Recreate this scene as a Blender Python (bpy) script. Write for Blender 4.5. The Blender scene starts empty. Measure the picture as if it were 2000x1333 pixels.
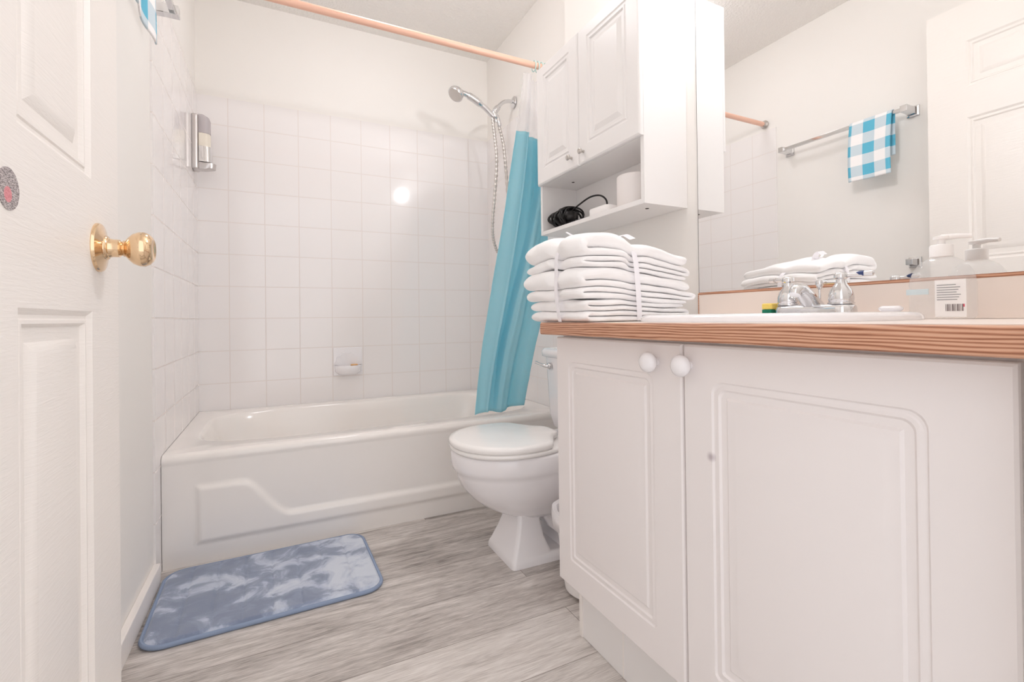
import bpy, bmesh, math, random
from mathutils import Vector, Matrix, noise
random.seed(7)
PI = math.pi
scene = bpy.context.scene
col = scene.collection

# ------------------------------------------------------------------ camera, world, light, exposure
yaw, pitch, roll = 0.4599, 0.0049, -0.0119
Fv = Vector((math.sin(yaw)*math.cos(pitch), math.cos(yaw)*math.cos(pitch), math.sin(pitch)))
Rv = Vector((math.cos(yaw), -math.sin(yaw), 0)); Uv = Rv.cross(Fv)
R2 = math.cos(roll)*Rv + math.sin(roll)*Uv; U2 = -math.sin(roll)*Rv + math.cos(roll)*Uv
cd = bpy.data.cameras.new('camera'); cam = bpy.data.objects.new('camera', cd); col.objects.link(cam)
cd.sensor_width = 36; cd.lens = 926.945*36/2000; cd.shift_y = -0.0247; cd.clip_start = 0.02
M = Matrix((( R2.x, U2.x, -Fv.x, 0.333), (R2.y, U2.y, -Fv.y, -2.671), (R2.z, U2.z, -Fv.z, 0.79), (0, 0, 0, 1)))
cam.matrix_world = M
scene.camera = cam
world = bpy.data.worlds.new('hall_daylight'); scene.world = world; world.use_nodes = True
bg = world.node_tree.nodes['Background']; bg.inputs[0].default_value = (0.985, 0.978, 1.0, 1); bg.inputs[1].default_value = 1.3
GLOBE = 395.0          # radiance of the vanity lamp's globe
scene.view_settings.view_transform = 'Standard'; scene.view_settings.look = 'None'
scene.view_settings.exposure = 0.235; scene.view_settings.gamma = 1; scene.view_settings.use_curve_mapping = False
scene.cycles.max_bounces = 16; scene.cycles.diffuse_bounces = 10; scene.cycles.transmission_bounces = 12
scene.cycles.transparent_max_bounces = 16; scene.cycles.glossy_bounces = 8
scene.cycles.sample_clamp_indirect = 6.0

# ------------------------------------------------------------------ materials
def srgb(r, g, b):
    f = lambda c: (c/255/12.92) if c/255 <= 0.04045 else ((c/255+0.055)/1.055)**2.4
    return (f(r), f(g), f(b), 1)
class NT:
    def __init__(s, name):
        s.m = bpy.data.materials.new(name); s.m.use_nodes = True; s.t = s.m.node_tree; s.n = s.t.nodes
        s.b = s.n['Principled BSDF']; s.out = s.n['Material Output']
    def node(s, typ, **kw):
        n = s.n.new(typ)
        for k, v in kw.items():
            if k.startswith('i_'): n.inputs[k[2:].replace('_', ' ')].default_value = v
            else: setattr(n, k, v)
        return n
    def l(s, a, b): s.t.links.new(a, b)
    def math(s, op, a, b=None, c=None):
        n = s.n.new('ShaderNodeMath'); n.operation = op
        for i, v in enumerate((a, b, c)):
            if v is None: continue
            if isinstance(v, (int, float)): n.inputs[i].default_value = v
            else: s.l(v, n.inputs[i])
        return n.outputs[0]
    def mix(s, fac, a, b):
        n = s.n.new('ShaderNodeMix'); n.data_type = 'RGBA'
        for inp, v in ((n.inputs[0], fac), (n.inputs[6], a), (n.inputs[7], b)):
            if isinstance(v, (int, float, tuple)): inp.default_value = v
            else: s.l(v, inp)
        return n.outputs[2]
    def coord(s, scale=(1, 1, 1), loc=(0, 0, 0)):
        c = s.node('ShaderNodeTexCoord'); m = s.node('ShaderNodeMapping')
        m.inputs['Scale'].default_value = scale; m.inputs['Location'].default_value = loc
        s.l(c.outputs['Object'], m.inputs[0]); return m.outputs[0]
    def noise(s, vec, scale, detail=3, rough=0.5, dist=0):
        n = s.node('ShaderNodeTexNoise'); s.l(vec, n.inputs['Vector'])
        n.inputs['Scale'].default_value = scale; n.inputs['Detail'].default_value = detail
        n.inputs['Roughness'].default_value = rough; n.inputs['Distortion'].default_value = dist
        return n.outputs[0]
    def ramp(s, fac, stops):
        n = s.node('ShaderNodeValToRGB'); s.l(fac, n.inputs[0]); e = n.color_ramp.elements
        while len(e) < len(stops): e.new(0.5)
        for i, (p, c) in enumerate(stops): e[i].position = p; e[i].color = c
        return n.outputs[0]
    def bump(s, h, strength=0.2, dist=0.002):
        n = s.node('ShaderNodeBump'); n.inputs['Strength'].default_value = strength; n.inputs['Distance'].default_value = dist
        s.l(h, n.inputs['Height']); s.l(n.outputs[0], s.b.inputs['Normal'])
def simple(name, c, rough=0.5, metal=0, spec=0.5, coat=0, bump=None, ior=None, trans=0, sheen=0, vary=0):
    t = NT(name); b = t.b
    b.inputs['Base Color'].default_value = c; b.inputs['Roughness'].default_value = rough
    b.inputs['Metallic'].default_value = metal; b.inputs['Specular IOR Level'].default_value = spec
    b.inputs['Coat Weight'].default_value = coat; b.inputs['Transmission Weight'].default_value = trans
    b.inputs['Sheen Weight'].default_value = sheen
    if ior: b.inputs['IOR'].default_value = ior
    if vary:
        v = t.noise(t.coord(), 3.0, 2)
        c2 = tuple(x*(1-vary) for x in c[:3]) + (1,)
        t.l(t.mix(v, c2, c), b.inputs['Base Color'])
    if bump:
        t.bump(t.noise(t.coord(), bump[0], 3), bump[1], bump[2])
    return t.m
M_ = {}
M_['wall'] = simple('cream_wall_paint', srgb(242, 239, 235), 0.6, spec=0.3, bump=(180, 0.05, 0.001), vary=0.02)
M_['ceiling'] = simple('textured_ceiling_paint', srgb(243, 240, 236), 0.9, spec=0.1, bump=(90, 0.9, 0.006))
M_['trim'] = simple('white_trim_paint', srgb(243, 238, 234), 0.4)
M_['vanity'] = simple('white_thermofoil', srgb(238, 233, 232), 0.38, vary=0.02)
M_['cabinet'] = simple('white_cabinet_laminate', srgb(241, 239, 238), 0.35, vary=0.01)
M_['tub'] = simple('almond_enamel', srgb(244, 240, 236), 0.12, coat=0.3)
M_['porcelain'] = simple('white_porcelain', srgb(244, 242, 244), 0.08, coat=0.5)
M_['seat'] = simple('white_seat_plastic', srgb(246, 244, 242), 0.2)
M_['chrome'] = simple('polished_chrome', (0.74, 0.74, 0.75, 1), 0.06, 1)
M_['satin'] = simple('brushed_nickel', (0.62, 0.59, 0.56, 1), 0.28, 1)
M_['greychrome'] = simple('soft_grey_metal', (0.62, 0.59, 0.58, 1), 0.3, 0.9)
M_['brass'] = simple('polished_brass', (0.84, 0.62, 0.40, 1), 0.10, 1)
M_['dark'] = simple('dark_gap', srgb(60, 50, 46), 0.6)
M_['knobwhite'] = simple('white_ceramic_knob', srgb(242, 240, 242), 0.25)
M_['laminate'] = simple('pale_pink_laminate', srgb(243, 232, 224), 0.35, vary=0.05)
M_['towel'] = simple('white_terry', srgb(254, 253, 253), 0.95, spec=0.1, sheen=0.2, bump=(900, 0.35, 0.002))
M_['ribbon'] = simple('white_satin_ribbon', srgb(248, 246, 250), 0.5)
M_['tissue'] = simple('white_tissue_paper', srgb(243, 238, 236), 0.95, spec=0.1, bump=(300, 0.2, 0.001))
M_['black'] = simple('black_cord_rubber', srgb(20, 17, 17), 0.4)
M_['rod'] = simple('peach_rod_cover', srgb(238, 192, 170), 0.35)
M_['white_plastic'] = simple('white_plastic', srgb(248, 246, 245), 0.3)
M_['teal_clear'] = simple('pale_teal_plastic', srgb(190, 225, 222), 0.25)
M_['yellow'] = simple('yellow_sponge', srgb(252, 222, 120), 0.95, bump=(400, 0.6, 0.003))
M_['green'] = simple('green_scrub_pad', srgb(24, 120, 92), 0.95)
M_['blue'] = simple('blue_plastic', srgb(40, 60, 110), 0.4)
M_['cream'] = simple('cream_liquid_soap', srgb(236, 228, 214), 0.3)
M_['amber'] = simple('amber_soap_sliver', srgb(214, 165, 105), 0.3)
M_['ink'] = simple('grey_print', srgb(150, 150, 152), 0.6)
M_['inkdark'] = simple('dark_print', srgb(90, 70, 72), 0.6)
M_['inkred'] = simple('red_print', srgb(225, 90, 110), 0.6)
M_['palegreen'] = simple('pale_blue_print', srgb(214, 228, 232), 0.5)
M_['mirror'] = simple('silvered_glass', (0.93, 0.93, 0.925, 1), 0.0, 1)
M_['binding'] = simple('blue_binding', srgb(142, 158, 184), 0.8)
M_['bag'] = simple('white_bin_bag', srgb(240, 238, 240), 0.3)

def glass(name, c, rough, ior=1.45):
    t = NT(name); t.n.remove(t.b)
    g = t.node('ShaderNodeBsdfGlass'); g.inputs[0].default_value = c; g.inputs['Roughness'].default_value = rough; g.inputs['IOR'].default_value = ior
    t.l(g.outputs[0], t.out.inputs[0]); return t.m
def vanity_mat():
    t = NT('white_thermofoil_door'); c = t.node('ShaderNodeTexCoord'); s = t.node('ShaderNodeSeparateXYZ'); t.l(c.outputs['Object'], s.inputs[0])
    dy = t.math('SUBTRACT', s.outputs[1], -2.1376 + 2.08); dz = t.math('SUBTRACT', s.outputs[2], 0.567)
    r = t.math('SQRT', t.math('ADD', t.math('MULTIPLY', dy, dy), t.math('MULTIPLY', dz, dz)))
    mr = t.node('ShaderNodeMapRange'); mr.interpolation_type = 'SMOOTHSTEP'; mr.inputs['From Min'].default_value = 0.001; mr.inputs['From Max'].default_value = 0.010
    t.l(r, mr.inputs['Value'])
    t.l(t.mix(mr.outputs[0], srgb(190, 180, 184), srgb(238, 233, 232)), t.b.inputs['Base Color']); t.b.inputs['Roughness'].default_value = 0.38
    return t.m
M_['vanity_door'] = vanity_mat()
def film(name, c, alpha, rough=0.3):
    # thin clear or frosted plastic sheet: part see-through, part white scatter, a little gloss
    t = NT(name); t.n.remove(t.b)
    tr = t.node('ShaderNodeBsdfTransparent'); df = t.node('ShaderNodeBsdfDiffuse'); tl = t.node('ShaderNodeBsdfTranslucent'); gl = t.node('ShaderNodeBsdfGlossy')
    df.inputs[0].default_value = c; tl.inputs[0].default_value = c; gl.inputs['Roughness'].default_value = rough
    a = t.node('ShaderNodeMixShader'); a.inputs[0].default_value = 0.5; t.l(df.outputs[0], a.inputs[1]); t.l(tl.outputs[0], a.inputs[2])
    b = t.node('ShaderNodeMixShader'); b.inputs[0].default_value = alpha; t.l(tr.outputs[0], b.inputs[1]); t.l(a.outputs[0], b.inputs[2])
    d = t.node('ShaderNodeMixShader'); d.inputs[0].default_value = 0.06; t.l(b.outputs[0], d.inputs[1]); t.l(gl.outputs[0], d.inputs[2])
    t.l(d.outputs[0], t.out.inputs[0]); return t.m
M_['clearfilm'] = film('frosted_clear_vinyl', srgb(244, 243, 245), 0.36)
M_['clearplastic'] = film('clear_bottle_plastic', srgb(240, 244, 246), 0.20, 0.08)
M_['greywindow'] = film('grey_clear_window', srgb(214, 208, 212), 0.55, 0.15)
def curtain_blue():
    t = NT('turquoise_vinyl'); b = t.b
    b.inputs['Base Color'].default_value = srgb(206, 243, 248); b.inputs['Roughness'].default_value = 0.4
    tl = t.node('ShaderNodeBsdfTranslucent'); tl.inputs[0].default_value = srgb(100, 222, 240)
    v = t.noise(t.coord((1, 1, 5)), 6, 3); t.bump(v, 0.15, 0.01)
    a = t.node('ShaderNodeMixShader'); a.inputs[0].default_value = 0.46
    t.l(b.outputs[0], a.inputs[1]); t.l(tl.outputs[0], a.inputs[2]); t.l(a.outputs[0], t.out.inputs[0]); return t.m
M_['curtain'] = curtain_blue()
def tile_mat(name, axis, off):
    t = NT(name); c = t.node('ShaderNodeTexCoord'); s = t.node('ShaderNodeSeparateXYZ'); t.l(c.outputs['Object'], s.inputs[0])
    T = 0.156
    def line(sock, o, half=0.0016):
        f = t.math('FRACT', t.math('DIVIDE', t.math('SUBTRACT', sock, o - 50*T), T))
        d = t.math('MULTIPLY', t.math('MINIMUM', f, t.math('SUBTRACT', 1.0, f)), T)
        mr = t.node('ShaderNodeMapRange'); mr.interpolation_type = 'SMOOTHSTEP'
        mr.inputs['From Min'].default_value = half*0.6; mr.inputs['From Max'].default_value = half*1.9
        t.l(d, mr.inputs['Value']); return mr.outputs[0]
    a = line(s.outputs[axis], off); b = line(s.outputs[2], 0.8035 - 0.0)
    m = t.math('MINIMUM', a, b)
    cl = t.mix(t.noise(t.coord(), 2.5, 2), srgb(241, 238, 237), srgb(244, 240, 239))
    t.l(t.mix(m, srgb(230, 223, 219), cl), t.b.inputs['Base Color'])
    t.l(t.math('SUBTRACT', 0.6, t.math('MULTIPLY', m, 0.52)), t.b.inputs['Roughness'])
    wob = t.noise(t.coord(), 9, 1)
    h = t.math('ADD', m, t.math('MULTIPLY', wob, 0.3)); t.bump(h, 0.22, 0.0012)
    return t.m
M_['tile_back'] = tile_mat('white_tiles_back', 0, 0.127)
M_['tile_side'] = tile_mat('white_tiles_side', 1, -0.128)
M_['toetile'] = simple('toe_kick_tile', srgb(240, 238, 237), 0.35, vary=0.04)
def floor_mat():
    t = NT('grey_vinyl_planks'); c = t.node('ShaderNodeTexCoord'); s = t.node('ShaderNodeSeparateXYZ'); t.l(c.outputs['Object'], s.inputs[0])
    W, L = 0.182, 1.22
    v = t.math('DIVIDE', t.math('ADD', s.outputs[1], 1.022 + 20*W), W); row = t.math('FLOOR', v)
    sh = t.node('ShaderNodeTexWhiteNoise'); sh.noise_dimensions = '1D'; t.l(row, sh.inputs['W'])
    u = t.math('ADD', t.math('DIVIDE', s.outputs[0], L), t.math('MULTIPLY', sh.outputs[0], 7.31)); cell = t.math('FLOOR', u)
    wn = t.node('ShaderNodeTexWhiteNoise'); wn.noise_dimensions = '2D'; cm = t.node('ShaderNodeCombineXYZ'); t.l(row, cm.inputs[0]); t.l(cell, cm.inputs[1]); t.l(cm.outputs[0], wn.inputs['Vector'])
    r = wn.outputs[0]
    cv = t.node('ShaderNodeCombineXYZ'); t.l(t.math('ADD', s.outputs[0], t.math('MULTIPLY', r, 13.0)), cv.inputs[0]); t.l(s.outputs[1], cv.inputs[1]); t.l(r, cv.inputs[2])
    mp = t.node('ShaderNodeMapping'); mp.inputs['Scale'].default_value = (2.6, 28, 1); t.l(cv.outputs[0], mp.inputs[0])
    g1 = t.noise(mp.outputs[0], 2.2, 6, 0.62, 0.6)
    mp2 = t.node('ShaderNodeMapping'); mp2.inputs['Scale'].default_value = (9, 150, 1); t.l(cv.outputs[0], mp2.inputs[0])
    g2 = t.noise(mp2.outputs[0], 3, 3, 0.6)
    mp3 = t.node('ShaderNodeMapping'); mp3.inputs['Scale'].default_value = (1.2, 5, 1); t.l(cv.outputs[0], mp3.inputs[0])
    g3 = t.noise(mp3.outputs[0], 2.4, 3, 0.5, 0.3)
    f = t.math('ADD', t.math('MULTIPLY', g1, 0.40), t.math('ADD', t.math('MULTIPLY', g2, 0.34), t.math('MULTIPLY', g3, 0.26)))
    f = t.math('ADD', f, t.math('MULTIPLY', t.math('SUBTRACT', r, 0.5), 0.17))
    cl = t.ramp(f, [(0.32, srgb(128, 121, 116)), (0.43, srgb(182, 175, 170)), (0.54, srgb(216, 210, 205)), (0.68, srgb(240, 236, 232))])
    # seams
    def edge(x, wdt, sz):
        fr = t.math('FRACT', x); d = t.math('MULTIPLY', t.math('MINIMUM', fr, t.math('SUBTRACT', 1.0, fr)), sz)
        return t.math('GREATER_THAN', d, wdt)
    e = t.math('MINIMUM', edge(v, 0.0007, W), edge(u, 0.0007, L))
    t.l(t.mix(e, srgb(128, 117, 110), cl), t.b.inputs['Base Color'])
    t.b.inputs['Roughness'].default_value = 0.42; t.b.inputs['Specular IOR Level'].default_value = 0.4
    t.bump(f, 0.25, 0.002); return t.m
M_['floor'] = floor_mat()
def oak():
    t = NT('oak_edge'); v = t.coord((6, 1.2, 26)); n = t.noise(v, 1.0, 2, 0.5)
    w = t.node('ShaderNodeTexWave'); w.bands_direction = 'Z'; w.inputs['Scale'].default_value = 2.6; w.inputs['Distortion'].default_value = 9
    w.inputs['Detail'].default_value = 3; w.inputs['Detail Scale'].default_value = 0.7; t.l(t.coord((2.2, 2.2, 26)), w.inputs['Vector'])
    g = t.noise(t.coord((60, 22, 500)), 1, 3, 0.6)
    f = t.math('ADD', t.math('MULTIPLY', w.outputs[0], 0.6), t.math('MULTIPLY', g, 0.4))
    t.l(t.ramp(f, [(0.16, srgb(142, 88, 62)), (0.42, srgb(192, 138, 108)), (0.75, srgb(212, 166, 138))]), t.b.inputs['Base Color'])
    t.b.inputs['Roughness'].default_value = 0.38; t.bump(g, 0.15, 0.001); return t.m
M_['oak'] = oak()
def door_mat():
    t = NT('cream_door_paint'); t.b.inputs['Base Color'].default_value = srgb(244, 239, 234); t.b.inputs['Roughness'].default_value = 0.38
    n = t.noise(t.coord((1, 5, 60)), 3.2, 4, 0.6, 1.2); t.bump(n, 0.3, 0.0022); return t.m
M_['door'] = door_mat()
def mat_mat():
    t = NT('slate_blue_velour')
    n = t.noise(t.coord((1, 1.3, 1)), 9.0, 5, 0.6, 0.7)
    ss = t.node('ShaderNodeSeparateXYZ'); c = t.node('ShaderNodeTexCoord'); t.l(c.outputs['Object'], ss.inputs[0])
    f = t.math('ADD', n, t.math('MULTIPLY', ss.outputs[0], 0.30))
    cl = t.ramp(f, [(0.40, srgb(126, 138, 162)), (0.49, srgb(142, 154, 178)), (0.55, srgb(184, 194, 212)), (0.64, srgb(206, 214, 227))])
    t.l(cl, t.b.inputs['Base Color']); t.b.inputs['Roughness'].default_value = 0.95; t.b.inputs['Sheen Weight'].default_value = 0.5
    t.bump(t.noise(t.coord(), 500, 2), 0.4, 0.002); return t.m
M_['mat'] = mat_mat()
def gingham():
    t = NT('blue_gingham_cloth'); c = t.node('ShaderNodeTexCoord'); s = t.node('ShaderNodeSeparateXYZ'); t.l(c.outputs['UV'], s.inputs[0])
    def st(sock, o): return t.math('LESS_THAN', t.math('FRACT', t.math('ADD', t.math('DIVIDE', sock, 0.101), o)), 0.5)
    a = st(s.outputs[0], 0.369); b = st(s.outputs[1], 0.587)
    f = t.math('MULTIPLY', t.math('ADD', a, b), 0.5)
    t.l(t.ramp(f, [(0.0, srgb(248, 246, 246)), (0.5, srgb(205, 220, 228)), (1.0, srgb(98, 184, 212))]), t.b.inputs['Base Color'])
    t.b.inputs['Roughness'].default_value = 0.9; t.bump(t.noise(t.coord(), 700, 2), 0.4, 0.001); return t.m
M_['gingham'] = gingham()
def sticker_mat():
    t = NT('printed_round_sticker'); n = t.noise(t.coord((1, 1, 5)), 260, 3, 0.6)
    k = t.ramp(n, [(0.42, srgb(110, 100, 100)), (0.58, srgb(205, 196, 195))])
    c = t.node('ShaderNodeTexCoord'); s = t.node('ShaderNodeSeparateXYZ'); t.l(c.outputs['Object'], s.inputs[0])
    dy = t.math('ADD', s.outputs[1], 0.002); dz = t.math('ADD', s.outputs[2], 0.006)
    r = t.math('SQRT', t.math('ADD', t.math('MULTIPLY', dy, dy), t.math('MULTIPLY', dz, dz)))
    t.l(t.mix(t.math('MULTIPLY', t.math('LESS_THAN', r, 0.008), 0.7), k, srgb(235, 130, 140)), t.b.inputs['Base Color']); return t.m
M_['sticker'] = sticker_mat()
def emit(name, c, s):
    t = NT(name); t.b.inputs['Emission Color'].default_value = c; t.b.inputs['Emission Strength'].default_value = s
    t.b.inputs['Base Color'].default_value = c; return t.m
M_['dome'] = emit('fill_dome_glow', (0.98, 0.972, 1.0, 1), 13.0)  # glow of the added ceiling fill dome
M_['globe'] = emit('lit_globe', (0.98, 0.972, 1.0, 1), GLOBE)

# ------------------------------------------------------------------ mesh helpers
def obj(name, bm, m, parent=None, smooth=True, loc=None, bevel=0, sub=0, label=None, doubles=True, angle=35):
    if doubles: bmesh.ops.remove_doubles(bm, verts=bm.verts, dist=1e-5)
    bmesh.ops.recalc_face_normals(bm, faces=bm.faces)
    me = bpy.data.meshes.new(name); bm.to_mesh(me); bm.free()
    o = bpy.data.objects.new(name, me); col.objects.link(o)
    for mm in (m if isinstance(m, (list, tuple)) else [m]): me.materials.append(M_[mm])
    for p in me.polygons: p.use_smooth = smooth
    if loc is not None:                      # mesh given in world space, origin moved to loc
        me.transform(Matrix.Translation(-Vector(loc))); o.location = loc
    if parent: 
        o.parent = parent
        pl = Vector((0, 0, 0)); q = parent
        while q: pl += q.location; q = q.parent
        if loc is None: me.transform(Matrix.Translation(-pl))
        else: o.location = Vector(loc) - pl
    if smooth and not sub: 
        me.set_sharp_from_angle(angle=math.radians(angle))
    if bevel:
        b = o.modifiers.new('bevel', 'BEVEL'); b.width = bevel; b.segments = 3; b.limit_method = 'ANGLE'; b.angle_limit = math.radians(40)
    if sub:
        s = o.modifiers.new('sub', 'SUBSURF'); s.levels = sub; s.render_levels = sub
    if label: o['label'] = label
    return o
def tag(o, label, cat, group=None):
    o['label'] = label; o['category'] = cat
    if group: o['group'] = group
    return o
def thing(name, label, cat, loc, group=None):
    o = bpy.data.objects.new(name, None); o.empty_display_size = 0.05; col.objects.link(o); o.location = loc
    return tag(o, label, cat, group)
def struct(o): o['kind'] = 'structure'; return o
def box(bm, x0, x1, y0, y1, z0, z1):
    v = [bm.verts.new((x, y, z)) for z in (z0, z1) for x, y in ((x0, y0), (x1, y0), (x1, y1), (x0, y1))]
    for f in ((0, 3, 2, 1), (4, 5, 6, 7), (0, 1, 5, 4), (1, 2, 6, 5), (2, 3, 7, 6), (3, 0, 4, 7)): bm.faces.new([v[i] for i in f])
    return v
def B(*a):
    bm = bmesh.new(); box(bm, *a); return bm
def loft(bm, rings, cap0=True, cap1=True, closed=True):
    vr = [[bm.verts.new(p) for p in r] for r in rings]; n = len(vr[0])
    for a, b in zip(vr, vr[1:]):
        for i in range(n if closed else n-1):
            j = (i+1) % n; bm.faces.new((a[i], a[j], b[j], b[i]))
    if cap0: bm.faces.new(vr[0])
    if cap1: bm.faces.new(vr[-1])
    return vr
def frame(d):
    d = d.normalized(); a = Vector((0, 0, 1)) if abs(d.z) < 0.9 else Vector((1, 0, 0))
    u = d.cross(a).normalized(); return u, d.cross(u).normalized()
def tube(bm, pts, rad, seg=12, caps=True):
    pts = [Vector(p) for p in pts]; rings = []
    u, v = frame(pts[1]-pts[0])
    for i, p in enumerate(pts):
        d = (pts[min(i+1, len(pts)-1)]-pts[max(i-1, 0)]).normalized()
        u = (u - d*u.dot(d)).normalized(); v = d.cross(u)
        r = rad[i] if isinstance(rad, (list, tuple)) else rad
        rings.append([p + u*math.cos(2*PI*k/seg)*r + v*math.sin(2*PI*k/seg)*r for k in range(seg)])
    loft(bm, rings, caps, caps)
def lathe(bm, prof, o=(0, 0, 0), ax=(0, 0, 1), seg=32, caps=True):
    ax = Vector(ax).normalized(); u, v = frame(ax); o = Vector(o)
    loft(bm, [[o + ax*h + (u*math.cos(2*PI*k/seg) + v*math.sin(2*PI*k/seg))*max(r, 1e-4) for k in range(seg)] for r, h in prof], caps, caps)
def rrect(cx, cy, a, b, r, z, n=6):
    P = []
    for k, (sx, sy) in enumerate(((1, 1), (-1, 1), (-1, -1), (1, -1))):
        for i in range(n+1):
            t = k*PI/2 + i/n*PI/2
            P.append(Vector((cx + sx*(a-r) + r*math.cos(t), cy + sy*(b-r) + r*math.sin(t), z)))
    return P
def sell(cx, cy, a, b, e, z, n=64):
    f = lambda c: math.copysign(abs(c)**e, c)
    return [Vector((cx + a*f(math.cos(2*PI*k/n)), cy + b*f(math.sin(2*PI*k/n)), z)) for k in range(n)]
def smooth_path(pts, n=8):
    P = [Vector(p) for p in pts]; Q = [P[0]*2-P[1]] + P + [P[-1]*2-P[-2]]; out = []
    for i in range(1, len(Q)-2):
        a, b, c, d = Q[i-1:i+3]
        for k in range(n):
            t = k/n; out.append(0.5*((2*b) + (c-a)*t + (2*a-5*b+4*c-d)*t*t + (3*b-a-3*c+d)*t**3))
    out.append(P[-1]); return out
def sst(x): x = min(1, max(0, x)); return x*x*(3-2*x)
def panel_face(bm, mp, us, vs, panels, rings):
    """front face with routed panels; mp(u,v,d)->point, panels = set of (i,j) cells, rings = [(inset,depth,(r0..r3))]"""
    def rect(u0, u1, v0, v1, rr, d):
        out = []
        for k, (cx, cy) in enumerate(((u1, v1), (u0, v1), (u0, v0), (u1, v0))):
            r = rr[k]; sx = (-1, 1, 1, -1)[k]; sy = (-1, -1, 1, 1)[k]
            for i in range(7):
                t = k*PI/2 + i/6*PI/2
                out.append(mp(cx + sx*r + r*math.cos(t), cy + sy*r + r*math.sin(t), d))
        return out
    for i in range(len(us)-1):
        for j in range(len(vs)-1):
            u0, u1, v0, v1 = us[i], us[i+1], vs[j], vs[j+1]
            if (i, j) in panels:
                rg = [rect(u0, u1, v0, v1, (0, 0, 0, 0), 0)] + [rect(u0+q, u1-q, v0+q, v1-q, rr, d) for q, d, rr in rings]
                loft(bm, rg, False, True)
            else:
                bm.faces.new([bm.verts.new(mp(*p, 0)) for p in ((u0, v0), (u1, v0), (u1, v1), (u0, v1))])
def slab_back(bm, mp, u0, u1, v0, v1, th):
    f = [mp(u0, v0, 0), mp(u1, v0, 0), mp(u1, v1, 0), mp(u0, v1, 0)]; b = [mp(u0, v0, -th), mp(u1, v0, -th), mp(u1, v1, -th), mp(u0, v1, -th)]
    F_ = [bm.verts.new(p) for p in f]; B_ = [bm.verts.new(p) for p in b]
    for i in range(4):
        j = (i+1) % 4; bm.faces.new((F_[i], F_[j], B_[j], B_[i]))
    bm.faces.new(B_)

# ------------------------------------------------------------------ the room
H = 2.37; YF = -2.52          # ceiling height, inner face of front wall
XR = 1.465
fl = struct(obj('floor', B(-0.2, 1.8, -4.2, 0.2, -0.1, 0), 'floor', smooth=False))
struct(obj('ceiling', B(-0.13, 1.62, YF-0.12, 0.12, H, H+0.1), 'ceiling', smooth=False))
wb = struct(obj('wall_back', B(-0.13, 1.62, 0.006, 0.12, 0, H), 'wall', smooth=False))
wl = struct(obj('wall_left', B(-0.13, -0.006, YF-0.12, 0.006, 0, H), 'wall', smooth=False))
bm = bmesh.new(); box(bm, 1.506, 1.62, -0.935, 0.006, 0, H); box(bm, XR, 1.62, YF-0.12, -0.935, 0, H)
wr = struct(obj('wall_right', bm, 'wall', smooth=False))
bm = bmesh.new(); box(bm, -0.006, 0.05, YF-0.12, YF, 0, H); box(bm, 0.905, XR, YF-0.12, YF, 0, H); box(bm, 0.05, 0.905, YF-0.12, YF, 2.06, H)
struct(obj('wall_front', bm, 'wall', smooth=False))
TT = 1.875
struct(obj('wall_tiles', B(0.0, 1.5, 0.0, 0.006, 0.35, TT), 'tile_back', wb, smooth=False, label='white square glazed tiles'))
struct(obj('wall_tiles', B(-0.006, 0.0, -0.904, 0.0, 0, TT), 'tile_side', wl, smooth=False, label='white square glazed tiles'))
struct(obj('wall_tiles', B(1.5, 1.506, -0.90, 0.0, 0, TT), 'tile_side', wr, smooth=False, label='white square glazed tiles'))
struct(obj('baseboard_left', B(-0.006, 0.012, YF, -0.906, 0, 0.062), 'trim', bevel=0.003, smooth=False))
struct(obj('baseboard_right', B(XR-0.012, XR, -1.66, -0.94, 0, 0.062), 'trim', bevel=0.003, smooth=False))
# door frame
bm = bmesh.new(); box(bm, 0.05, 0.068, YF-0.12, YF, 0, 2.06); box(bm, 0.887, 0.905, YF-0.12, YF, 0, 2.06); box(bm, 0.068, 0.887, YF-0.12, YF, 2.042, 2.06)
struct(obj('trim_1', bm, 'trim', smooth=False))

# ------------------------------------------------------------------ the open door
DX, DY0, DY1, DZ0, DZ1 = 0.092, -1.652, -2.462, 0.012, 2.04
bm = bmesh.new()
mp = lambda u, v, d: Vector((DX + d, DY0 - u, v))
z4 = (0, 0, 0, 0)
rings = [(0.003, -0.002, z4), (0.007, -0.0055, z4), (0.011, -0.0055, z4), (0.013, -0.0035, z4), (0.017, -0.0035, z4), (0.021, -0.009, z4), (0.038, -0.0095, z4), (0.050, -0.0035, z4), (0.054, -0.003, z4)]
us = [0, 0.128, 0.35, 0.46, 0.682, 0.81]
vs = [DZ0, 0.24, 0.807, 1.000, 1.575, 1.700, 1.885, DZ1]
panel_face(bm, mp, us, vs, {(i, j) for i in (1, 3) for j in (1, 3, 5)}, rings)
slab_back(bm, mp, 0, 0.81, DZ0, DZ1, 0.035)
door = struct(obj('door_1', bm, 'door', loc=(DX, DY1, 0), angle=25))
KY, KZ = -1.752, 0.904
bm = bmesh.new()
lathe(bm, [(0.0368, 0), (0.0368, 0.002), (0.0355, 0.0045), (0.026, 0.007), (0.0185, 0.0095), (0.0175, 0.012), (0.0145, 0.014), (0.0135, 0.018), (0.0135, 0.026)], (DX, KY, KZ), (1, 0, 0), 48)
hn = obj('door_knob', bm, 'brass', door, label='polished brass round door knob')
bm = bmesh.new(); lathe(bm, [(0.011, 0), (0.011, 0.004), (0.0125, 0.005), (0.0125, 0.007), (0.0135, 0.008), (0.0175, 0.011), (0.0235, 0.017), (0.0265, 0.0245), (0.0267, 0.031), (0.0238, 0.037), (0.0185, 0.0415), (0.0155, 0.0425), (0.0135, 0.041), (0.004, 0.040)], (DX+0.026, KY, KZ), (1, 0, 0), 48)
obj('knob_ball', bm, 'brass', hn, angle=60)
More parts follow.
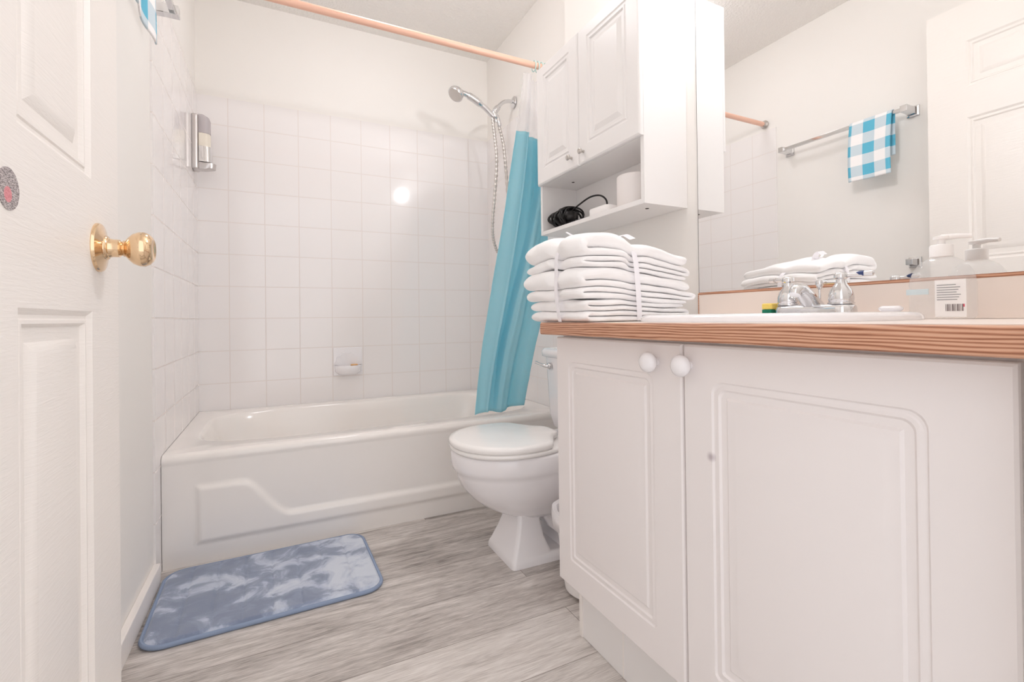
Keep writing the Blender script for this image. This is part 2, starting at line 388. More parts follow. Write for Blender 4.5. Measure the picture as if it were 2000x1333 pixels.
bm = bmesh.new(); lathe(bm, [(0.0215, 0), (0.0215, 0.001), (0.001, 0.001)], (DX, -2.021, 0.926), (1, 0, 0), 40)
tag(obj('sticker', bm, 'sticker', loc=(DX, -2.021, 0.926)), 'round black and white printed sticker with pink middle on the cream door', 'sticker')
for zz in (0.25, 1.05, 1.85):
    bm = bmesh.new(); lathe(bm, [(0.006, 0), (0.006, 0.09)], (DX-0.035, -2.47, zz), (0, 0, 1), 12); obj('hinge', bm, 'brass', door)

# ------------------------------------------------------------------ bathtub
def make_tub():
    bm = bmesh.new(); yf = -0.832; cx, cy, a, b = 0.75, -0.416, 0.749, 0.414
    # apron: displaced grid
    def h(x, z):
        top = 0.262 - 0.13*sst((x-0.222)/0.155)
        slope = 1.0 - 0.33*sst(1-abs(x-0.30)/0.075)
        d = min(x-0.088, z-0.062, (top-z)*slope, 1.415-x)
        return 0.011*sst(d/0.021)
    nx, nz = 260, 70; g = []
    zt = 0.332
    for j in range(nz+1):
        z = zt*j/nz; row = []
        for i in range(nx+1):
            x = 0.001 + 1.498*i/nx; row.append(bm.verts.new((x, yf + 0.0035 - h(x, z) + 0.004*(1-sst(z/0.06)) , z)))
        g.append(row)
    for j in range(nz):
        for i in range(nx): bm.faces.new((g[j][i], g[j][i+1], g[j+1][i+1], g[j+1][i]))
    # rim roll in cross-section (front)
    prof = [(yf+0.0035, zt), (yf+0.0015, 0.338), (yf+0.0015, 0.346), (yf+0.004, 0.354), (yf+0.010, 0.3605), (yf+0.022, 0.3635)]
    prev = g[-1]
    for (y, z) in prof[1:]:
        row = [bm.verts.new((0.001 + 1.498*i/nx, y, z)) for i in range(nx+1)]
        for i in range(nx): bm.faces.new((prev[i], prev[i+1], row[i+1], row[i]))
        prev = row
    # deck to basin opening
    N = 96
    def outer(k):
        t = 2*PI*k/N; c, s = math.cos(t), math.sin(t); x0, x1, y0, y1 = 0.001, 1.499, yf+0.022, -0.001
        X, Y = (x1-x0)/2, (y1-y0)/2; m = max(abs(c)/1, abs(s)/1); return Vector(((x0+x1)/2 + X*c/m, (y0+y1)/2 + Y*s/m, 0.3635))
    O = [outer(k) for k in range(N)]
    def op(a, b, e, z, dx=0, dy=0): 
        return [Vector((0.752+dx + a*math.copysign(abs(math.cos(2*PI*k/N))**e, math.cos(2*PI*k/N)), -0.395+dy + b*math.copysign(abs(math.sin(2*PI*k/N))**e, math.sin(2*PI*k/N)), z)) for k in range(N)]
    loft(bm, [O, op(0.69, 0.335, 0.42, 0.362), op(0.682, 0.327, 0.42, 0.358), op(0.675, 0.321, 0.43, 0.346), op(0.665, 0.312, 0.45, 0.31), op(0.63, 0.29, 0.5, 0.20, 0.01), op(0.59, 0.265, 0.5, 0.10, 0.02), op(0.54, 0.225, 0.5, 0.065, 0.02), op(0.2, 0.09, 0.6, 0.055, 0.02)], False, True)
    t = obj('bathtub', bm, 'tub', loc=(0.75, -0.416, 0), angle=50)
    tag(t, 'almond white alcove bathtub with curved raised panel on its apron', 'bathtub'); return t
tub = make_tub()
bm = bmesh.new(); lathe(bm, [(0.036, 0), (0.036, 0.003), (0.03, 0.008), (0.005, 0.010)], (1.385, -0.40, 0.235), (-1, 0, 0.15), 32); obj('overflow_plate', bm, 'chrome', tub)
bm = bmesh.new(); lathe(bm, [(0.028, 0), (0.03, 0.002), (0.024, 0.004), (0.003, 0.003)], (1.2, -0.40, 0.056), (0, 0, 1), 32); obj('drain', bm, 'chrome', tub)

# ------------------------------------------------------------------ soap dish in the wall
sd = thing('soap_dish', 'white shell shaped ceramic soap dish set into the back wall tiles', 'soap dish', (0.671, 0, 0.49))
bm = bmesh.new(); box(bm, 0.598, 0.744, -0.008, -0.0005, 0.4955, 0.643); obj('back_plate', bm, 'porcelain', sd, bevel=0.003)
bm = bmesh.new(); rings = []
for k in range(33):
    t = PI*k/32; rr = 0.066*(1 + 0.05*math.cos(10*t))
    rings.append((0.671 + rr*math.cos(t), 0.555 + 0.9*rr*math.sin(t)))
cen = bm.verts.new((0.671, -0.011, 0.535)); pv = None
for (x, z) in rings:
    v = bm.verts.new((x, -0.017, z)); w = bm.verts.new((x, -0.006, z))
    if pv: bm.faces.new((cen, pv[0], v)); bm.faces.new((pv[0], pv[1], w, v))
    pv = (v, w)
obj('shell_back', bm, 'porcelain', sd)
bm = bmesh.new(); R_ = []
for q, (sc, z, ins) in enumerate([(0.75, 0.503, 0), (1.0, 0.518, 0), (1.04, 0.545, 0), (1.0, 0.549, 0), (0.9, 0.545, 0), (0.8, 0.527, 0), (0.3, 0.523, 0)]):
    R_.append([Vector((0.671 + 0.066*sc*math.cos(-PI*k/20), -0.0075 + 0.050*sc*math.sin(-PI*k/20), z)) for k in range(21)])
loft(bm, R_, True, True)
obj('dish_bowl', bm, 'porcelain', sd, angle=60)
bm = bmesh.new(); lathe(bm, [(0.004, -0.002), (0.018, 0.0), (0.020, 0.003), (0.016, 0.007), (0.004, 0.008)], (0.700, -0.030, 0.548), (0, 0, 1), 20)
o = obj('soap_bar', bm, 'amber', loc=(0.700, -0.030, 0.548)); o.scale = (1.0, 0.75, 1.0)
tag(o, 'small amber sliver of soap lying in the shell soap dish', 'soap')

# ------------------------------------------------------------------ soap dispenser on the left tiles
dp = thing('soap_dispenser', 'wall mounted grey and chrome shower soap dispenser on the left tiles', 'soap dispenser', (0.0, -0.125, 1.46))
def dring(y0, y1, x1, z, n=14, x0=0.0):
    P = [Vector((x0, y0, z))]
    for k in range(n+1):
        t = -PI/2 + PI*k/n; P.append(Vector((x0 + (x1-x0)*(0.35 + 0.65*max(0, math.cos(t))**0.7 if 0 < k < n else 0.35), (y0+y1)/2 + (y1-y0)/2*math.sin(t), z)))
    P.append(Vector((x0, y1, z))); return P
bm = bmesh.new(); loft(bm, [dring(-0.160, -0.09, 0.030, z) for z in (1.475, 1.49, 1.70, 1.72)]); obj('back_plate', bm, 'greychrome', dp, bevel=0.004)
bm = bmesh.new(); loft(bm, [dring(-0.155, -0.095, x, z, x0=0.026) for x, z in ((0.070, 1.64), (0.070, 1.70), (0.064, 1.715), (0.05, 1.722))]); obj('window', bm, 'greywindow', dp, label='clear grey window')
bm = bmesh.new(); loft(bm, [dring(-0.155, -0.095, 0.070, z, x0=0.026) for z in (1.58, 1.638)]); obj('liquid', bm, 'cream', dp, label='cream liquid soap')
bm = bmesh.new(); loft(bm, [dring(-0.156, -0.094, x, z, x0=0.026) for x, z in ((0.076, 1.51), (0.074, 1.58))]); obj('front_shield', bm, 'chrome', dp)
bm = bmesh.new(); loft(bm, [dring(-0.15, -0.10, x, z, x0=0.026) for x, z in ((0.06, 1.478), (0.088, 1.484), (0.09, 1.508), (0.07, 1.509))]); obj('push_button', bm, 'greychrome', dp, bevel=0.002)

# ------------------------------------------------------------------ shower head on its arm
sh = thing('hand_shower', 'chrome hand shower on a curved wall arm with a looped metal hose', 'hand shower', (1.5, -0.366, 1.968))
Ys = -0.366
bm = bmesh.new(); lathe(bm, [(0.032, 0), (0.030, 0.004), (0.02, 0.009), (0.011, 0.012)], (1.5, Ys, 1.968), (-1, 0, 0), 32); obj('wall_flange', bm, 'chrome', sh)
bm = bmesh.new(); tube(bm, smooth_path([(1.499, Ys, 1.968), (1.47, Ys, 1.968), (1.44, Ys, 1.957), (1.415, Ys, 1.935), (1.395, Ys, 1.908)]), 0.0105, 16); obj('shower_arm', bm, 'chrome', sh)
bm = bmesh.new(); tube(bm, [(1.408, Ys, 1.926), (1.402, Ys, 1.918), (1.390, Ys, 1.902), (1.383, Ys, 1.893)], [0.013, 0.0165, 0.0165, 0.013], 16)
lathe(bm, [(0.016, 0), (0.0175, 0.004), (0.0175, 0.026), (0.015, 0.032)], (1.398, Ys, 1.862), (-0.75, 0, 0.66), 20)
tube(bm, [(1.385, Ys, 1.895), (1.388, Ys, 1.870), (1.392, Ys, 1.842)], [0.013, 0.0125, 0.009], 16)
obj('holder', bm, 'chrome', sh)
bm = bmesh.new(); tube(bm, smooth_path([(1.378, Ys, 1.868), (1.33, Ys, 1.905), (1.27, Ys, 1.938), (1.222, Ys, 1.956), (1.198, Ys, 1.958)]), [0.0145]*12 + [0.0185]*10 + [0.014]*9 + [0.017]*2, 16)
obj('handle', bm, 'chrome', sh)
bm = bmesh.new(); ax = Vector((-0.62, -0.25, -0.74)); lathe(bm, [(0.008, -0.026), (0.022, -0.020), (0.036, -0.008), (0.042, 0.006), (0.042, 0.014), (0.039, 0.017)], (1.172, Ys, 1.952), ax, 32)
hd = obj('spray_head', bm, 'chrome', sh)
bm = bmesh.new(); lathe(bm, [(0.037, 0.0165), (0.035, 0.020), (0.02, 0.021), (0.002, 0.021)], (1.172, Ys, 1.952), ax, 32); obj('spray_face', bm, 'satin', hd)
def hose(pts, name='hose'):
    bm = bmesh.new(); P = smooth_path(pts, 26); rad = [0.0092 if (i//2) % 2 else 0.0070 for i in range(len(P))]
    tube(bm, P, rad, 12); obj(name, bm, 'satin', sh, angle=80)
hose([(1.372, Ys, 1.862), (1.384, Ys-0.003, 1.75), (1.392, Ys-0.005, 1.62), (1.378, Ys-0.005, 1.45), (1.365, Ys-0.003, 1.31), (1.370, Ys, 1.21), (1.400, Ys, 1.14), (1.440, Ys, 1.20), (1.462, Ys+0.003, 1.36), (1.452, Ys+0.005, 1.58), (1.437, Ys+0.005, 1.73), (1.408, Ys+0.003, 1.838)])
bm = bmesh.new(); tube(bm, [(1.398, Ys, 1.872), (1.404, Ys, 1.856), (1.412, Ys, 1.832), (1.415, Ys, 1.822)], [0.012, 0.013, 0.012, 0.0095], 16); obj('hose_nut', bm, 'chrome', sh)

# ------------------------------------------------------------------ curtain rod, rings, curtain
RY, RZ = -0.835, 1.913
rodt = thing('curtain_rod', 'peach covered shower curtain rod spanning the tub alcove', 'curtain rod', (0.75, RY, RZ))
bm = bmesh.new(); tube(bm, [(0.006, RY, RZ), (1.494, RY, RZ)], 0.0135, 24); obj('rod', bm, 'rod', rodt)
for x, d in ((0.0, 1), (1.506, -1)):
    bm = bmesh.new(); lathe(bm, [(0.024, 0), (0.024, 0.004), (0.018, 0.010), (0.0165, 0.02)], (x, RY, RZ), (d, 0, 0), 28); obj('end_flange', bm, 'satin', rodt)
def L_(z): 
    pts = [(0.37, 1.092), (0.7, 1.128), (1.0, 1.175), (1.3, 1.223), (1.6, 1.274), (1.9, 1.318)]
    for (a, p), (b, q) in zip(pts, pts[1:]):
        if z <= b: return p + (q-p)*(z-a)/(b-a)
    return pts[-1][1]
def Rr(z):
    pts = [(0.37, 1.322), (0.5, 1.350), (0.75, 1.405), (1.0, 1.43), (1.4, 1.44), (1.9, 1.42)]
    for (a, p), (b, q) in zip(pts, pts[1:]):
        if z <= b: return p + (q-p)*(z-a)/(b-a)
    return pts[-1][1]
def cpt(u, z):
    t = 1 - (z-0.37)/1.53
    # flat left panel, a tucked-back fold that drifts left as it falls, then a loose right-hand flap
    uA = 0.42 - 0.17*sst(t*1.05); uB = 0.86 - 0.50*sst(t*1.05) + 0.03*math.sin(5*z)
    val = sst((u-uA)/0.028)*(1 - sst((u-uB)/0.045))
    k2 = uB + 0.22; val2 = sst((u-k2)/0.10)*(1 - sst((u-k2-0.12)/0.12))
    x = L_(z) + (Rr(z)-L_(z))*u
    y = -0.833 + 0.062*sst((t-0.35)/0.65)
    y += 0.044*val*(1-0.55*sst((t-0.8)/0.2)) + 0.018*val2 - 0.012*math.exp(-((u-uB-0.10)/0.05)**2) - 0.006*math.exp(-((u-uA+0.02)/0.02)**2)
    y += 0.005*math.sin(u*17 + 1.5*t) + 0.006*noise.noise(Vector((x*9, y*9, z*3.2))) + 0.0016*noise.noise(Vector((x*30, 4, z*26)))
    return Vector((x, y, z))
def sheet(z0, z1, nu=150, nz=70):
    bm = bmesh.new(); g = []
    for j in range(nz+1):
        row = []
        for i in range(nu+1):
            u = i/nu; z = z0 + (z1-z0)*j/nz
            if z0 < 0.5: z = z + (0.020*u + 0.006*math.sin(9*u))*(1-j/nz)**6
            row.append(bm.verts.new(cpt(u, z)))
        g.append(row)
    for j in range(nz):
        for i in range(nu): bm.faces.new((g[j][i], g[j][i+1], g[j+1][i+1], g[j+1][i]))
    return bm
ct = thing('shower_curtain', 'turquoise vinyl shower curtain with frosted clear top bunched at the tub end', 'shower curtain', (1.35, -0.80, 0.37))
def solid(o, t): m = o.modifiers.new('thick', 'SOLIDIFY'); m.thickness = t; m.offset = 0; return o
solid(obj('blue_panel', sheet(0.374, 1.608), 'curtain', ct, label='turquoise lower curtain panel', doubles=False, angle=180), 0.0008)
obj('clear_panel', sheet(1.608, 1.872, 150, 16), 'clearfilm', ct, label='frosted clear upper curtain panel', doubles=False, angle=180)
ringpos = [1.366, 1.384, 1.402, 1.420, 1.438]
ring0 = None
for i, x in enumerate(ringpos):
    if i == 0:
        bm = bmesh.new(); P = [Vector((x, RY + 0.0185*math.sin(2*PI*k/24), RZ - 0.004 + 0.0235*math.cos(2*PI*k/24))) for k in range(25)]
        tube(bm, P, 0.0022, 8, False); ring0 = obj('curtain_ring', bm, 'teal_clear', loc=(x, RY, RZ)); o = ring0
    else:
        o = ring0.copy(); col.objects.link(o); o.location.x = x
    tag(o, 'pale teal plastic curtain ring on the rod above the turquoise curtain', 'curtain ring', 'rings holding the shower curtain')

# ------------------------------------------------------------------ bath mat
mt = thing('bath_mat', 'slate blue quilted velour bath mat in front of the tub', 'bath mat', (0.315, -1.06, 0)); mt.rotation_euler.z = math.radians(1.0)
bm = bmesh.new(); ax_, by_, rr_ = 0.290, 0.198, 0.055
nx, ny = 150, 100
def inside(x, y):
    qx, qy = abs(x)-(ax_-rr_), abs(y)-(by_-rr_)
    d = math.hypot(max(qx, 0), max(qy, 0)) + min(max(qx, qy), 0) - rr_
    return -d
g = {}
for i in range(nx+1):
    for j in range(ny+1):
        x = -ax_ + 2*ax_*i/nx; y = -by_ + 2*by_*j/ny
        d = inside(x, y)
        if d < 0:      # pull outside points onto the rounded outline
            cx = max(-(ax_-rr_), min(ax_-rr_, x)); cy = max(-(by_-rr_), min(by_-rr_, y)); q = Vector((x-cx, y-cy)); 
            q = q.normalized()*rr_; x, y = cx+q.x, cy+q.y; d = 0
        z = 0.008 + 0.008*sst(d/0.012)
        gx = abs(((x+0.29) % 0.0725) - 0.03625); q1 = math.exp(-((0.03625-gx)/0.0035)**2)
        z -= 0.0042*q1*sst(d/0.02)
        z += 0.0018*noise.noise(Vector((x*22, y*22, 1)))*sst(d/0.02)
        g[i, j] = bm.verts.new((x, y, z))
for i in range(nx):
    for j in range(ny):
        q = [g[i, j], g[i+1, j], g[i+1, j+1], g[i, j+1]]
        if len(set((round(v.co.x, 6), round(v.co.y, 6)) for v in q)) >= 3: bm.faces.new(q)
o = obj('pile', bm, 'mat', None, angle=180); o.parent = mt
bm = bmesh.new(); P = [v + Vector((0, 0, 0)) for v in rrect(0, 0, ax_+0.001, by_+0.001, rr_, 0.0064, 10)]; P.append(P[0].copy())
rg = []
for i in range(len(P)-1):
    d = (P[(i+1) % (len(P)-1)]-P[i-1 if i else len(P)-2]).normalized(); n = Vector((d.y, -d.x, 0))
    rg.append([P[i] + n*0.0055*math.cos(2*PI*k/10) + Vector((0, 0, 0.0060*math.sin(2*PI*k/10))) for k in range(10)])
rg.append(rg[0]); loft(bm, rg, False, False); o = obj('binding', bm, 'binding', None, label='lighter blue corded edge'); o.parent = mt
tag(mt, 'slate blue quilted velour bath mat in front of the tub', 'bath mat')

# ------------------------------------------------------------------ toilet
TY = -1.238
to = thing('toilet', 'white two piece toilet between the tub and the vanity', 'toilet', (1.2, TY, 0))
def egg(x0, x1, w, z, n=48, back=0.5, e=1.0):
    xm = x0 + (x1-x0)*0.48; P = []
    for k in range(n):
        t = 2*PI*k/n; c, s = math.cos(t), math.sin(t)
        if c < 0: x = xm + (xm-x0)*c
        else: x = xm + (x1-xm)*math.copysign(abs(c)**0.75, c)
        y = w*math.copysign(abs(s)**(0.9 if c < 0 else back+0.35), s)
        P.append(Vector((x, TY + y, z)))
    return P
bm = bmesh.new()
loft(bm, [egg(1.02, 1.30, 0.075, 0.135), egg(0.985, 1.30, 0.085, 0.150), egg(0.935, 1.30, 0.108, 0.178), egg(0.895, 1.30, 0.133, 0.21), egg(0.862, 1.30, 0.152, 0.25), egg(0.846, 1.30, 0.163, 0.288),
          egg(0.842, 1.30, 0.167, 0.302), egg(0.836, 1.30, 0.173, 0.308), egg(0.832, 1.30, 0.177, 0.322), egg(0.831, 1.30, 0.178, 0.358), egg(0.836, 1.295, 0.174, 0.366)])
def ped(xf, xb, wf, wb, z, r=0.014):
    P = []
    for (x, y, a0) in ((xb, wb, 0), (xf, wf, PI/2), (xf, -wf, PI), (xb, -wb, 3*PI/2)):
        sx = -1 if x == xb else 1; sy = -1 if y > 0 else 1
        for i in range(6):
            t = a0 + i/5*PI/2; P.append(Vector((x + sx*r + r*math.cos(t), TY + y + sy*r + r*math.sin(t), z)))
    return P
loft(bm, [ped(0.985, 1.43, 0.104, 0.115, 0.0), ped(0.986, 1.43, 0.103, 0.114, 0.014), ped(0.990, 1.43, 0.099, 0.108, 0.024), ped(0.994, 1.13, 0.096, 0.098, 0.030), ped(1.012, 1.115, 0.080, 0.080, 0.075), ped(1.028, 1.11, 0.064, 0.064, 0.125), ped(1.03, 1.12, 0.058, 0.062, 0.19)])
loft(bm, [ped(1.17, 1.42, 0.085, 0.095, 0.02), ped(1.18, 1.42, 0.078, 0.09, 0.06), ped(1.15, 1.42, 0.050, 0.07, 0.085), ped(1.13, 1.42, 0.050, 0.065, 0.12), ped(1.19, 1.42, 0.09, 0.10, 0.25), ped(1.2, 1.45, 0.12, 0.16, 0.36)])
obj('bowl', bm, 'porcelain', to, angle=70)
bm = bmesh.new(); loft(bm, [egg(0.832, 1.205, 0.176, 0.3675), egg(0.828, 1.207, 0.180, 0.372), egg(0.829, 1.207, 0.179, 0.379), egg(0.834, 1.205, 0.175, 0.382)]); obj('seat', bm, 'seat', to, angle=80)
def lidp(s, z):
    P = []; n = 60; x0, x1, w = 0.826, 1.196, 0.180
    for k in range(n):
        t = 2*PI*k/n; c, sn = math.cos(t), math.sin(t); xm = 1.012
        x = xm + (xm-x0)*c if c < 0 else xm + (x1-xm)*c**0.9
        wid = w if c < 0 else w*(1 - 0.50*sst((x-1.085)/0.085))
        y = wid*math.copysign(abs(sn)**(0.95 if c < 0 else 0.55), sn)
        P.append(Vector((xm + (x-xm)*s, TY + y*s, z)))
    return P
bm = bmesh.new(); loft(bm, [lidp(0.985, 0.383), lidp(1.0, 0.387), lidp(1.0, 0.395), lidp(0.985, 0.401), lidp(0.90, 0.404), lidp(0.5, 0.406), lidp(0.1, 0.407)]); obj('lid', bm, 'seat', to, angle=80)
bm = bmesh.new()
def trr(x0, x1, w, z, r=0.03): x0 += 0.016; w -= 0.030; return rrect((x0+x1)/2, TY, (x1-x0)/2, w, r, z)
loft(bm, [trr(1.285, 1.44, 0.18, 0.362), trr(1.272, 1.445, 0.195, 0.372), trr(1.262, 1.448, 0.205, 0.42), trr(1.255, 1.45, 0.213, 0.60), trr(1.252, 1.45, 0.215, 0.637)])
obj('tank', bm, 'porcelain', to, angle=70)
bm = bmesh.new(); loft(bm, [trr(1.252, 1.452, 0.218, 0.637), trr(1.243, 1.455, 0.228, 0.641), trr(1.242, 1.456, 0.229, 0.662), trr(1.248, 1.452, 0.222, 0.671), trr(1.27, 1.44, 0.20, 0.674)]); obj('tank_lid', bm, 'porcelain', to, angle=70)
bm = bmesh.new(); lathe(bm, [(0.013, 0), (0.013, 0.006), (0.009, 0.012)], (1.268, TY+0.130, 0.605), (-1, 0, 0), 20)
tube(bm, smooth_path([(1.258, TY+0.130, 0.605), (1.248, TY+0.138, 0.606), (1.240, TY+0.160, 0.611), (1.234, TY+0.186, 0.617)]), [0.006]*12 + [0.005]*13, 12)
obj('flush_lever', bm, 'chrome', to)

# ------------------------------------------------------------------ waste bin
bn = thing('waste_bin', 'small white waste bin with a white bag between toilet and vanity', 'waste bin', (1.15, -1.535, 0))
bm = bmesh.new(); lathe(bm, [(0.062, 0.0), (0.070, 0.004), (0.112, 0.215), (0.116, 0.217), (0.116, 0.225), (0.108, 0.226), (0.083, 0.01), (0.005, 0.01)], (1.15, -1.535, 0), (0, 0, 1), 40); obj('bucket', bm, 'white_plastic', bn)
bm = bmesh.new(); rgs = []
for (r, z, w) in [(0.092, 0.20, 0), (0.106, 0.235, 0.002), (0.119, 0.2365, 0.002), (0.1215, 0.222, 0.003), (0.118, 0.19, 0.004)]:
    rgs.append([Vector((1.15 + (r+w*math.sin(9*2*PI*k/60))*math.cos(2*PI*k/60), -1.535 + (r+w*math.sin(9*2*PI*k/60))*math.sin(2*PI*k/60), z + w*2*math.sin(5*2*PI*k/60))) for k in range(60)])
loft(bm, rgs, False, False); solid(obj('bag_liner', bm, 'bag', bn), 0.0006)

# ------------------------------------------------------------------ vanity cabinet
VX = 0.944; VY0, VY1 = -1.679, -2.486
va = thing('vanity_cabinet', 'white two door vanity cabinet with routed panels under the counter', 'vanity cabinet', (1.2, -2.08, 0))
bm = bmesh.new(); box(bm, VX+0.0205, XR-0.001, VY1-0.002, VY0-0.001, 0.142, 0.7485); obj('body', bm, 'vanity', va, smooth=False)
bm = bmesh.new(); box(bm, 1.004, XR-0.001, VY1-0.002, VY0-0.004, 0.001, 0.1415); 
obj('toe_kick', bm, 'toetile', va, smooth=False)
for y in (-1.845, -2.0, -2.155, -2.31):
    bm = bmesh.new(); box(bm, 1.0025, 1.0045, y-0.0014, y+0.0014, 0.002, 0.14); obj('toe_joint', bm, 'trim', va, smooth=False)
bm = bmesh.new(); box(bm, 1.000, 1.004, VY0-0.014, VY0-0.003, 0.001, 0.1415); obj('toe_edge_trim', bm, 'trim', va, smooth=False)
def vdoor(y0, y1, p0, p1, ky):
    bm = bmesh.new(); w = y0 - y1; mpp = lambda u, v, d: Vector((VX - d, y0 - u, v))
    s4 = (0, 0, 0, 0); ra = (0.020, 0.020, 0.008, 0.008); rb = (0.014, 0.014, 0.004, 0.004)
    rg = [(0.0001, 0, ra), (0.0025, -0.0028, ra), (0.0055, -0.0028, (0.018, 0.018, 0.006, 0.006)), (0.008, -0.0020, rb), (0.0115, -0.0020, rb), (0.0145, -0.0050, rb), (0.024, -0.0055, s4), (0.0275, -0.0028, s4), (0.031, -0.0028, s4), (0.042, -0.0002, s4), (0.044, 0.0, s4)]
    e = 0.004
    panel_face(bm, mpp, [e, y0-p0, y0-p1, w-e], [0.158+e, 0.222, 0.687, 0.743-e], {(1, 1)}, rg)
    # softened outer edge
    R = [[mpp(a, b, d) for a, b in ((q, 0.158+q), (w-q, 0.158+q), (w-q, 0.743-q), (q, 0.743-q))] for q, d in ((e, 0), (0.001, -0.0022), (0, -0.005), (0, -0.019))]
    loft(bm, R, False, True)
    d = obj('door', bm, 'vanity_door', va, angle=18)
    bm = bmesh.new(); lathe(bm, [(0.0075, 0), (0.0075, 0.006), (0.009, 0.009), (0.0155, 0.0125), (0.0185, 0.019), (0.0170, 0.0255), (0.011, 0.0295), (0.002, 0.031)], (VX, ky, 0.7085), (-1, 0, 0), 32)
    obj('knob', bm, 'knobwhite', d, angle=80)
vdoor(VY0, -2.0795, -1.731, -2.012, -2.020)
vdoor(-2.0825, VY1, -2.140, -2.418, -2.096)
# ------------------------------------------------------------------ counter and backsplash
CT = 0.779
co = thing('countertop', 'pale laminate countertop with an oak front edge on the vanity', 'countertop', (1.2, -2.08, 0.75))
bm = bmesh.new(); box(bm, 0.9235, XR-0.0005, YF+0.001, -1.6665, 0.7495, CT); obj('laminate_top', bm, 'laminate', co, smooth=False)
bm = bmesh.new(); box(bm, 0.905, 0.9232, YF+0.001, -1.6665, 0.7495, CT-0.0006); obj('oak_edge', bm, 'oak', co, bevel=0.004, smooth=False, label='oak wood edge strip')
bs = thing('backsplash', 'pale pink laminate backsplash with a thin oak strip under the mirror', 'backsplash', (1.455, -2.08, CT))
bm = bmesh.new(); box(bm, 1.447, XR-0.0005, YF+0.001, -1.664, CT+0.0005, 0.851); obj('splash_panel', bm, 'laminate', bs, smooth=False)
bm = bmesh.new(); box(bm, 1.4465, XR-0.0005, -1.6638, -1.6605, CT+0.0005, 0.856); obj('end_strip', bm, 'oak', bs, smooth=False)
bm = bmesh.new(); box(bm, 1.4465, XR-0.0005, YF+0.001, -1.6638, 0.8512, 0.858); obj('wood_strip', bm, 'oak', bs, smooth=False)
mi = thing('mirror', 'large frameless wall mirror above the sink', 'mirror', (1.463, -2.08, 0.86))
bm = bmesh.new(); box(bm, 1.4601, XR-0.0003, YF+0.03, -1.652, 0.8585, 1.86); obj('glass_edge', bm, 'dark', mi, smooth=False)
bm = bmesh.new(); bm.faces.new([bm.verts.new((1.46, y, z)) for y, z in ((YF+0.03, 0.8585), (-1.6535, 0.8585), (-1.6535, 1.86), (YF+0.03, 1.86))]); obj('mirror_glass', bm, 'mirror', mi, smooth=False)

# ------------------------------------------------------------------ vanity lamp
vl = thing('vanity_lamp', 'lit globe lamp on the wall above the mirror', 'lamp', (1.44, -1.77, 1.965))
bm = bmesh.new(); lathe(bm, [(0.055, 0), (0.055, 0.012), (0.045, 0.018), (0.018, 0.020), (0.016, 0.05)], (XR, -1.77, 1.955), (-1, 0, 0), 32); obj('backplate', bm, 'chrome', vl)
bm = bmesh.new(); bmesh.ops.create_uvsphere(bm, u_segments=32, v_segments=20, radius=0.026, matrix=Matrix.Translation((1.392, -1.77, 1.955))); obj('globe', bm, 'globe', vl)

cl_ = thing('added_fill_dome', 'unseen round dome added on the ceiling above the tub end as fill light', 'lamp', (0.75, -0.80, H))  # added fill light, out of view, brightens the tub alcove and floor
bm = bmesh.new(); lathe(bm, [(0.16, 0.0005), (0.16, 0.02), (0.15, 0.024), (0.14, 0.024)], (0.75, -0.80, H), (0, 0, -1), 40); obj('fill_dome_base', bm, 'trim', cl_)
bm = bmesh.new(); lathe(bm, [(0.142, 0.024), (0.138, 0.045), (0.115, 0.068), (0.07, 0.084), (0.02, 0.09), (0.001, 0.0905)], (0.75, -0.80, H), (0, 0, -1), 40); obj('dome', bm, 'dome', cl_)
# ------------------------------------------------------------------ sink
SX, SY = 1.185, -2.066
sk = thing('sink', 'white oval drop in sink set in the countertop', 'sink', (SX, SY, CT))
sa, sb = 0.205, 0.212
bm = bmesh.new()
R_ = [sell(SX, SY, sa, sb, 0.62, CT+0.0002), sell(SX, SY, sa, sb, 0.62, CT+0.007), sell(SX, SY, sa-0.005, sb-0.005, 0.62, CT+0.0125), sell(SX, SY, sa-0.016, sb-0.016, 0.62, CT+0.0140),
      sell(SX-0.03, SY, 0.145, 0.175, 0.9, CT+0.012), sell(SX-0.03, SY, 0.137, 0.167, 0.95, CT+0.004)]
loft(bm, R_, False, False)
loft(bm, [sell(SX-0.03, SY, 0.137, 0.167, 0.95, CT+0.004), sell(SX-0.03, SY, 0.125, 0.155, 1, CT+0.0015), sell(SX-0.03, SY, 0.04, 0.05, 1, CT+0.001)], False, True)
obj('basin', bm, 'porcelain', sk, angle=60)
bm = bmesh.new(); lathe(bm, [(0.02, 0), (0.02, 0.0015), (0.004, 0.001)], (SX-0.03, SY, CT+0.0012), (0, 0, 1), 24); obj('drain', bm, 'chrome', sk)
